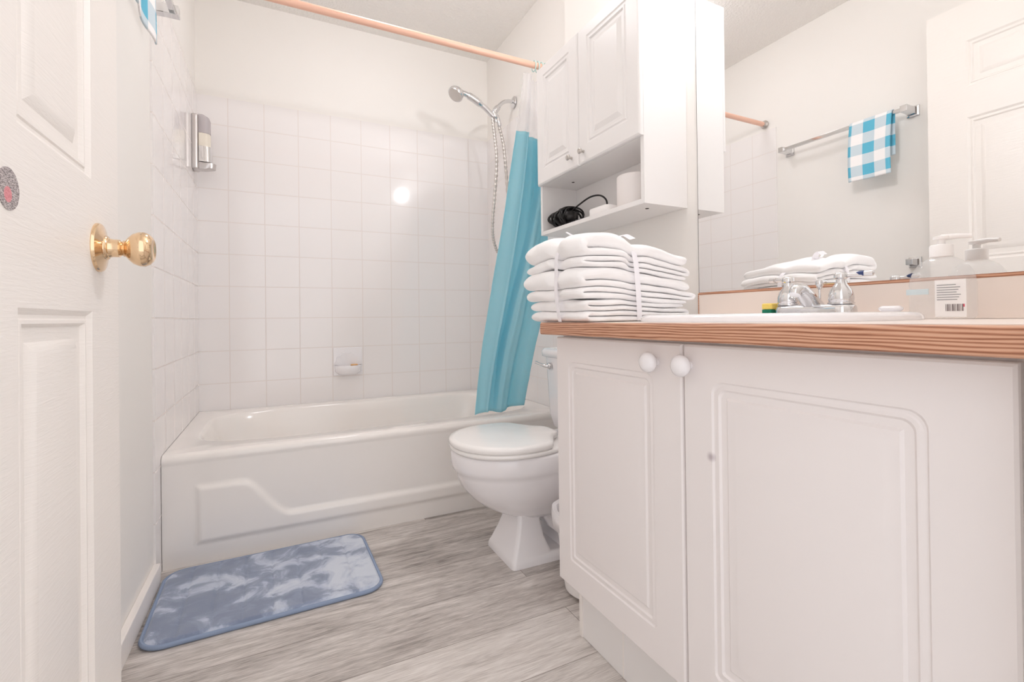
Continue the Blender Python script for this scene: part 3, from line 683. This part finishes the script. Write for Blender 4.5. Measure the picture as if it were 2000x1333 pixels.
# ------------------------------------------------------------------ faucet
FX, FY, FZ = 1.355, -2.052, CT+0.014
fa = thing('faucet', 'chrome two handle centerset faucet at the back of the sink', 'faucet', (FX, FY, FZ))
bm = bmesh.new(); loft(bm, [rrect(FX, FY, 0.026, 0.082, 0.0255, FZ+z) if s == 0 else rrect(FX, FY, 0.026-s, 0.082-s, 0.0255-s, FZ+z) for s, z in ((0, 0), (0, 0.004), (0.001, 0.012), (0.004, 0.016), (0.01, 0.018))]); obj('base_plate', bm, 'chrome', fa, angle=60)
for s, yy in ((1, FY+0.055), (-1, FY-0.055)):
    bm = bmesh.new(); lathe(bm, [(0.0235, 0), (0.0235, 0.003), (0.0215, 0.004), (0.0225, 0.010), (0.022, 0.018), (0.018, 0.030), (0.011, 0.040), (0.0085, 0.046), (0.0085, 0.050), (0.0125, 0.053), (0.0125, 0.060), (0.009, 0.0635), (0.002, 0.065)], (FX, yy, FZ+0.0175), (0, 0, 1), 28)
    hh = obj('handle', bm, 'chrome', fa, angle=50)
    d = Vector((0.25, s*1.0, 0.06)).normalized() if s == 1 else Vector((0.35, -1.0, 0.06)).normalized()
    p0 = Vector((FX, yy, FZ+0.074)); bm = bmesh.new()
    tube(bm, [p0 + d*0.008, p0 + d*0.02, p0 + d*0.04, p0 + d*0.052, p0 + d*0.055], [0.0045, 0.004, 0.0055, 0.006, 0.002], 14); obj('lever', bm, 'chrome', hh)
    bm = bmesh.new(); tube(bm, [p0 + d*0.018 + Vector((0, 0, 0.001)), p0 + d*0.03 + Vector((0, 0, 0.001)), p0 + d*0.038 + Vector((0, 0, 0.001))], [0.001, 0.005, 0.0062], 14) if s == -1 else tube(bm, [p0+d*0.034, p0+d*0.038], 0.0058, 14)
    obj('colour_mark', bm, 'blue' if s == -1 else 'satin', hh)
bm = bmesh.new(); P = smooth_path([(FX+0.004, FY, FZ+0.012), (FX-0.014, FY, FZ+0.026), (FX-0.030, FY, FZ+0.040), (FX-0.045, FY, FZ+0.048), (FX-0.058, FY, FZ+0.047), (FX-0.063, FY, FZ+0.038)])
tube(bm, P, [0.019 - 0.008*i/(len(P)-1) for i in range(len(P))], 20); obj('spout', bm, 'chrome', fa)
bm = bmesh.new(); lathe(bm, [(0.0025, 0.0), (0.0025, 0.034), (0.004, 0.036), (0.0075, 0.044), (0.0078, 0.050), (0.006, 0.054), (0.001, 0.055)], (FX+0.022, FY, FZ+0.016), (0, 0, 1), 18); obj('lift_rod', bm, 'chrome', fa)

# ------------------------------------------------------------------ sponge, bar soap, pump bottle
sp = thing('sponge', 'yellow sponge with a green scouring side on the back rim of the sink', 'sponge', (1.358, -1.948, CT+0.0145))
bm = bmesh.new(); box(bm, 1.338, 1.385, -1.967, -1.944, CT+0.0145, CT+0.0235); obj('scrub_pad', bm, 'green', sp, bevel=0.001, smooth=False, label='green scouring pad')
bm = bmesh.new(); box(bm, 1.338, 1.385, -1.968, -1.943, CT+0.0236, CT+0.0375); obj('foam', bm, 'yellow', sp, bevel=0.003, smooth=False, label='yellow foam')
bm = bmesh.new(); loft(bm, [rrect(1.330, -2.205, 0.013-s, 0.017-s, 0.009, CT+0.0142+z) for s, z in ((0.003, 0), (0, 0.004), (0, 0.007), (0.003, 0.0105))])
tag(obj('soap_bar', bm, 'porcelain', loc=(1.330, -2.205, CT+0.0142)), 'small white wrapped soap bar on the sink rim beside the pump bottle', 'soap')
BX, BY = 1.392, -2.255
bt = thing('pump_bottle', 'clear pump soap bottle with a white cap and a printed label', 'soap bottle', (BX, BY, CT))
def br(s, z, r=0.018): return rrect(BX, BY, 0.027*s, 0.0435*s, min(r, 0.025*s), CT+z, 8)
bm = bmesh.new(); loft(bm, [br(0.93, 0.001), br(1.0, 0.006), br(1.0, 0.062), br(0.985, 0.074, 0.02), br(0.90, 0.088, 0.022), br(0.72, 0.100, 0.022), br(0.50, 0.107, 0.022), br(0.36, 0.110, 0.02), br(0.36, 0.114, 0.02)]); obj('body', bm, 'clearplastic', bt, angle=60, label='clear plastic body')
bm = bmesh.new(); lathe(bm, [(0.0165, 0), (0.0165, 0.019), (0.0145, 0.021), (0.006, 0.0215), (0.006, 0.030), (0.0115, 0.031), (0.0115, 0.0355), (0.002, 0.038)], (BX, BY, CT+0.111), (0, 0, 1), 28)
tube(bm, [(BX, BY, CT+0.1445), (BX+0.008, BY-0.020, CT+0.1455), (BX+0.014, BY-0.037, CT+0.1435)], [0.006, 0.0045, 0.0035], 12)
obj('pump', bm, 'white_plastic', bt, angle=50)
bm = bmesh.new(); box(bm, BX-0.0285, BX-0.0276, BY-0.0432, BY-0.001, CT+0.004, CT+0.068); lb = obj('label', bm, 'white_plastic', bt, smooth=False, label='white printed label')
bm = bmesh.new()
for k in range(7):
    z = CT+0.059-k*0.0042; y1_ = BY-0.004; y0_ = BY-0.030 - 0.008*((k*37) % 10)/10
    box(bm, BX-0.0289, BX-0.0286, y0_, y1_, z-0.0006, z+0.0006)
obj('text_lines', bm, 'ink', lb, smooth=False)
bm = bmesh.new(); y = BY-0.016
for k in range(11):
    w = (0.0006, 0.0012, 0.0008)[k % 3]; box(bm, BX-0.0289, BX-0.0286, y-w, y, CT+0.014, CT+0.026); y -= 0.0022
obj('barcode', bm, 'inkdark', lb, smooth=False)
bm = bmesh.new(); box(bm, BX-0.0289, BX-0.0286, BY-0.041, BY-0.0395, CT+0.021, CT+0.026); obj('red_mark', bm, 'inkred', lb, smooth=False)
bm = bmesh.new(); box(bm, BX-0.0284, BX-0.0277, BY+0.008, BY+0.041, CT+0.044, CT+0.054); obj('blue_band', bm, 'palegreen', bt, smooth=False)

# ------------------------------------------------------------------ folded towels tied with ribbon
X0, X1, Y0, Y1 = 0.898, 1.228, -1.850, -1.604
YB, XB = -1.746, 1.052        # where the ribbon runs
def crown(x):        # height profile of the whole bundle along its length
    t = (x-X0)/(X1-X0)
    return 1.0 + 0.03*math.sin(PI*min(1, t*2.0)) - 0.20*sst((t-0.30)/0.75)
def towel(name, z0, ths, seed, dx0, dx1, dy, label):
    bm = bmesh.new(); rnd = random.Random(seed); xs, xe = X0+dx0, X1-dx1
    path = []; z = z0; zs = []
    for th in ths: zs.append(z+th/2); z += th
    L = len(ths)
    for k in range(L):
        ins = 0.004*rnd.random(); ins2 = 0.012*rnd.random(); h = ths[k]*0.495
        a, b = (xs+0.020+ins, xe-0.016-ins2); n = 22
        rng = range(n+1) if k % 2 == 1 else range(n, -1, -1)
        for i in rng: path.append((a+(b-a)*i/n, zs[k], h))
        if k < L-1:
            cx = b if k % 2 == 1 else a; sg = 1 if k % 2 == 1 else -1; r0 = (zs[k+1]-zs[k])/2; h2 = ths[k+1]*0.495
            for q in range(1, 9):
                t = -PI/2 + PI*q/9; w = q/9
                path.append((cx + sg*(0.020 if sg < 0 else 0.012)*math.cos(t)*0.8, (zs[k]+zs[k+1])/2 + r0*math.sin(t), h*(1-w)+h2*w))
    P = [Vector((p[0], 0, p[1])) for p in path]; top, bot = [], []
    for i, p in enumerate(P):
        d = (P[min(i+1, len(P)-1)]-P[max(i-1, 0)]).normalized(); n = Vector((-d.z, 0, d.x)); hs = path[i][2]; top.append(p+n*hs); bot.append(p-n*hs)
    ny = 22; rows = []
    for j in range(ny+1):
        v = j/ny; y = Y0+dy + (Y1-Y0-dy*0.6)*v
        edge = min(v, 1-v)*2; rr = []
        for i, p in enumerate(top+bot):
            mid = P[i % len(P)]
            q = mid + (p-mid)*(0.60 + 0.40*min(1, edge*5)**0.5)     # rounded hems
            x, z = q.x, q.z
            wob = noise.noise(Vector((x*12, y*12, z*22+seed))); wob2 = noise.noise(Vector((x*30, z*55+seed, 2)))
            yy = y + (0.008*wob2 + 0.006*wob)*(1 if v < 0.5 else 0.5)
            z = (z-CT)*crown(x)*(0.95 + 0.05*math.sin(PI*v)) + CT
            z += 0.005*wob*min(1, (z-CT)/0.03)
            x += 0.006*noise.noise(Vector((y*16, z*45, seed))) + 0.004*noise.noise(Vector((y*50, z*20, seed+3)))
            hz = (z-CT)/0.2                                        # the ribbon pulls the cloth in
            z -= (0.012*math.exp(-((x-XB)/0.024)**2) + 0.014*math.exp(-((y-YB)/0.022)**2))*hz**2
            if v < 0.25: yy += 0.012*math.exp(-((x-XB)/0.022)**2)*(1-v/0.25)
            if x < X0+0.06: x += 0.013*math.exp(-((y-YB)/0.017)**2)*(1-max(0, x-X0)/0.06)
            rr.append(bm.verts.new((x, yy, max(z, CT+0.0006))))
        rows.append(rr)
    n = len(P)
    for j in range(ny):
        a, b = rows[j], rows[j+1]
        for i in range(n-1):
            bm.faces.new((a[i], a[i+1], b[i+1], b[i])); bm.faces.new((a[n+i], b[n+i], b[n+i+1], a[n+i+1]))
        bm.faces.new((a[0], b[0], b[n], a[n])); bm.faces.new((a[n-1], a[2*n-1], b[2*n-1], b[n-1]))
    for rr in (rows[0], rows[-1]):
        for i in range(n-1): bm.faces.new((rr[i], rr[n+i], rr[n+i+1], rr[i+1]))
    o = obj(name, bm, 'towel', loc=(1.06, -1.73, z0), sub=1, doubles=False)
    tag(o, label, 'towel', 'folded towels tied on the counter'); return o
towel('folded_towel', CT+0.0005, (0.013, 0.012, 0.012, 0.013), 3, 0.012, 0.006, 0.000, 'white folded towel with four thin layers at the bottom of the tied stack')
towel('folded_towel', CT+0.0500, (0.014, 0.013, 0.016, 0.029), 23, 0.0, 0.000, 0.0, 'white folded towel in the middle of the tied stack')
towel('folded_towel', CT+0.1225, (0.013, 0.012, 0.017, 0.034), 47, 0.005, 0.002, 0.001, 'white folded towel on top of the tied stack under the ribbon bow')
def bundle_top(x, v=0.5): return CT + 0.198*crown(x)
def band(pts, w, axis, name, label):
    bm = bmesh.new(); P = smooth_path(pts, 6); rg = []
    for i, p in enumerate(P):
        d = (P[min(i+1, len(P)-1)]-P[max(i-1, 0)]).normalized(); side = Vector(axis); n = d.cross(side).normalized()
        rg.append([p + side*w/2 + n*0.0004, p - side*w/2 + n*0.0004, p - side*w/2 - n*0.0004, p + side*w/2 - n*0.0004])
    loft(bm, rg); o = obj(name, bm, 'ribbon', rib); 
    if label: o['label'] = label
    return o
rib = thing('ribbon', 'white ribbon tied crosswise around the folded towels with a bow', 'ribbon', (XB, YB, CT))
yb = YB
xb = XB; tz = bundle_top(xb) - 0.004
band([(X0+0.016, yb, CT+0.001), (X0+0.010, yb, CT+0.03), (X0+0.006, yb, CT+0.07), (X0+0.007, yb, CT+0.11), (X0+0.008, yb, CT+0.145), (X0+0.020, yb, CT+0.176), (X0+0.05, yb, bundle_top(X0+0.05)-0.014), (XB-0.04, yb, tz-0.014), (XB+0.06, yb, bundle_top(XB+0.06)-0.016), (X1-0.03, yb, bundle_top(X1-0.03)-0.020), (X1-0.004, yb, CT+0.11), (X1-0.004, yb, CT+0.03)], 0.013, (0, 1, 0), 'long_band', None)
band([(xb+0.014, Y0+0.010, CT+0.002), (xb+0.008, Y0+0.005, CT+0.04), (xb+0.003, Y0+0.004, CT+0.10), (xb, Y0+0.008, tz-0.045), (xb, Y0+0.026, tz-0.016), (xb, -1.78, tz-0.014), (xb, -1.68, tz-0.014), (xb, Y1-0.02, tz-0.022), (xb, Y1-0.001, CT+0.09), (xb, Y1-0.001, CT+0.02)], 0.014, (1, 0, 0), 'cross_band', None)
band([(xb-0.002, yb, tz-0.008), (xb+0.010, yb-0.01, tz+0.006), (xb+0.024, yb-0.03, tz+0.016), (xb+0.034, yb-0.05, tz+0.004)], 0.020, (0, 1, 0), 'bow_tail', None)
band([(xb-0.002, yb, tz-0.008), (xb-0.03, yb+0.01, tz+0.004), (xb-0.07, yb+0.02, tz+0.010), (X0+0.055, yb+0.03, tz+0.024)], 0.008, (0.2, 1, 0), 'bow_tail', None)
bm = bmesh.new(); bmesh.ops.create_uvsphere(bm, u_segments=16, v_segments=10, radius=0.009, matrix=Matrix.Translation((xb, yb, tz-0.006))); obj('knot', bm, 'ribbon', rib)

# ------------------------------------------------------------------ cabinet over the toilet
CX, CY0, CY1 = 1.294, -1.006, -1.609      # carcass front, far side, near side
ca = thing('wall_cabinet', 'white two door wall cabinet with an open shelf above the toilet', 'wall cabinet', (1.38, -1.31, 1.12))
bm = bmesh.new()
t_ = 0.015
box(bm, CX, XR-0.0008, CY1, CY1+t_, 1.121, 1.786)
box(bm, CX, XR-0.0008, CY0-t_, CY0, 1.121, 1.786)
box(bm, CX, XR-0.0008, CY1+t_, CY0-t_, 1.771, 1.786)
box(bm, XR-0.008, XR-0.0008, CY1+t_, CY0-t_, 1.121, 1.771)
obj('body', bm, 'cabinet', ca, smooth=False)
bm = bmesh.new(); box(bm, CX, XR-0.0085, CY1+t_+0.0002, CY0-t_-0.0002, 1.318, 1.333); obj('cabinet_floor', bm, 'cabinet', ca, smooth=False)
bm = bmesh.new(); box(bm, CX, XR-0.0085, CY1+t_+0.0002, CY0-t_-0.0002, 1.121, 1.136); obj('open_shelf', bm, 'cabinet', ca, bevel=0.001, smooth=False)
def cdoor(y0, y1, ky):
    bm = bmesh.new(); w = y0-y1; mpp = lambda u, v, d: Vector((1.2785 - d, y0 - u, v)); s4 = (0, 0, 0, 0)
    rg = [(0.004, -0.003, s4), (0.009, -0.0035, s4), (0.012, -0.001, s4), (0.016, -0.001, s4), (0.020, -0.006, s4), (0.030, -0.0065, s4), (0.046, 0.0, s4)]
    e = 0.006
    panel_face(bm, mpp, [e, 0.052, w-0.052, w-e], [1.319+e, 1.378, 1.745, 1.786-e], {(1, 1)}, rg)
    R = [[mpp(a, b, d) for a, b in ((q, 1.319+q), (w-q, 1.319+q), (w-q, 1.786-q), (q, 1.786-q))] for q, d in ((e, 0), (0.002, -0.003), (0, -0.006), (0, -0.0145))]
    loft(bm, R, False, True)
    d = obj('door', bm, 'cabinet', ca, angle=18)
    bm = bmesh.new(); lathe(bm, [(0.005, 0), (0.0045, 0.008), (0.0075, 0.012), (0.0105, 0.016), (0.0105, 0.019), (0.008, 0.0215), (0.001, 0.022)], (1.2785, ky, 1.3575), (-1, 0, 0), 24)
    obj('knob', bm, 'satin', d, angle=60, label='brushed metal knob')
cdoor(CY0, -1.296, -1.256)
cdoor(-1.299, CY1, -1.330)
for (x, y, z) in ((1.375, -1.12, 1.3178), (1.352, -1.555, 1.1208)):
    bm = bmesh.new(); lathe(bm, [(0.006, 0), (0.005, 0.001), (0.001, 0.0011)], (x, y, z), (0, 0, -1), 16); obj('shelf_screw', bm, 'dark', ca)
# on the shelf
SZ = 1.1362
bm = bmesh.new(); lathe(bm, [(0.0001+0.021, 0), (0.056, 0.0), (0.058, 0.003), (0.058, 0.103), (0.055, 0.106), (0.021, 0.106), (0.020, 0.103), (0.020, 0.002)], (1.372, -1.480, SZ), (0, 0, 1), 48, False)
tr = obj('toilet_paper_roll', bm, 'tissue', loc=(1.372, -1.480, SZ)); tag(tr, 'white toilet paper roll standing on the open shelf of the wall cabinet', 'toilet paper')
bm = bmesh.new(); loft(bm, [rrect(1.355, -1.362, 0.048-s, 0.052-s, 0.014, SZ+z) for s, z in ((0.002, 0.0), (0, 0.002), (0, 0.024), (0.002, 0.027), (0.006, 0.028))])
wx = obj('wipes_box', bm, 'white_plastic', loc=(1.355, -1.362, SZ), angle=60); tag(wx, 'low white rounded box on the shelf between the black cord and the paper roll', 'box')
cb = thing('coiled_cord', 'black power cord wound in a bundle on the open cabinet shelf', 'cord', (1.36, -1.11, SZ))
bm = bmesh.new(); rnd = random.Random(5)
for k in range(16):
    cy = -1.10 + 0.085*(rnd.random()-0.5); P = []; tl = (rnd.random()-0.5)*0.9; a_ = 0.038+0.014*rnd.random(); b_ = 0.029+0.009*rnd.random()
    for i in range(27):
        t = 2*PI*i/26 + k; x = math.cos(t)*a_; z = math.sin(t)*b_
        P.append(Vector((1.352 + x, cy + x*tl*0.9 + 0.012*math.sin(2*t+k), SZ + 0.043 + z)))
    tube(bm, P, 0.0036, 8, False)
bmesh.ops.create_uvsphere(bm, u_segments=20, v_segments=12, radius=1, matrix=Matrix.Translation((1.352, -1.10, SZ+0.040)) @ Matrix.Diagonal((0.041, 0.062, 0.037, 1)))
obj('cord_bundle', bm, 'black', cb, doubles=False)
bm = bmesh.new(); tube(bm, smooth_path([(1.352, -1.135, SZ+0.06), (1.358, -1.18, SZ+0.078), (1.368, -1.24, SZ+0.095), (1.375, -1.29, SZ+0.090), (1.375, -1.325, SZ+0.066), (1.372, -1.335, SZ+0.034)]), 0.0032, 10); obj('strap_loop', bm, 'black', cb)
bm = bmesh.new(); tube(bm, [(1.335, -1.14, SZ+0.012), (1.330, -1.20, SZ+0.008), (1.325, -1.25, SZ+0.006), (1.325, -1.305, SZ+0.005)], [0.010, 0.0065, 0.006, 0.004], 12); pg = obj('plug_handle', bm, 'black', cb)
bm = bmesh.new(); tube(bm, [(1.3305, -1.198, SZ+0.008), (1.3300, -1.206, SZ+0.008)], 0.0075, 14); obj('metal_band', bm, 'chrome', pg)
bm = bmesh.new(); tube(bm, [(1.3275, -1.228, SZ+0.007), (1.3268, -1.236, SZ+0.0068)], 0.0072, 14); obj('metal_band', bm, 'chrome', pg)

# ------------------------------------------------------------------ towel bar, hand towel, paper holder on the left wall
TB = 1.704; BXx = 0.066
tb = thing('towel_bar', 'square chrome towel bar on the left wall', 'towel bar', (0.03, -1.28, TB))
bm = bmesh.new(); box(bm, BXx-0.008, BXx+0.008, -1.560, -0.985, TB-0.008, TB+0.008); obj('bar', bm, 'chrome', tb, bevel=0.0015, smooth=False)
for y in (-0.985, -1.560):
    bm = bmesh.new(); loft(bm, [[Vector((x, y+a*s, TB+b*s)) for a, b in ((-1, -1), (1, -1), (1, 1), (-1, 1))] for x, s in ((-0.006, 0.024), (0.001, 0.024), (0.003, 0.016), (0.045, 0.014), (0.082, 0.014))]); obj('post', bm, 'chrome', tb, smooth=False, bevel=0.0015)
bm = bmesh.new(); uvl = bm.loops.layers.uv.new('uv')
def tw(u, s):    # s: arc length, negative = back flap, positive = front flap
    y = -1.338 - 0.178*u
    r = 0.012
    if abs(s) < 0.019: a = s/0.019*PI/2; x = BXx + r*math.sin(a); z = TB + 0.008 + r*math.cos(a)*0.5
    else:
        x = BXx + math.copysign(r, s) + 0.004*math.sin(u*7+1)*min(1, abs(s)/0.1)*(1 if s > 0 else 0.3); z = TB + 0.008 - (abs(s)-0.019)
        if s > 0: x += 0.008*sst(abs(s)/0.3) ; y += 0.006*math.sin(s*9)
    return Vector((x, y, z))
ns, nu = 70, 16; smin, smax = -0.215, 0.302; g = [[bm.verts.new(tw(i/nu, smin + (smax-smin)*j/ns)) for i in range(nu+1)] for j in range(ns+1)]
for j in range(ns):
    for i in range(nu):
        f = bm.faces.new((g[j][i], g[j][i+1], g[j+1][i+1], g[j+1][i]))
        for l, (a, b) in zip(f.loops, ((i, j), (i+1, j), (i+1, j+1), (i, j+1))): l[uvl].uv = (0.185*a/nu, (smax-smin)*b/ns)
ht = solid(obj('hand_towel', bm, 'gingham', loc=(BXx, -1.427, TB), doubles=False, angle=180), 0.003)
tag(ht, 'blue and white gingham hand towel hanging on the chrome towel bar', 'hand towel')
bm = bmesh.new(); y = -1.56; zt = 1.02
loft(bm, [[Vector((x, y+a*s, zt+b*s)) for a, b in ((-1, -1), (1, -1), (1, 1), (-1, 1))] for x, s in ((-0.006, 0.024), (0.002, 0.024), (0.004, 0.016), (0.055, 0.013))])
tag(obj('paper_holder', bm, 'chrome', loc=(0.0, y, zt), smooth=False, bevel=0.0015), 'short square chrome holder post on the left wall below the towel bar', 'holder')
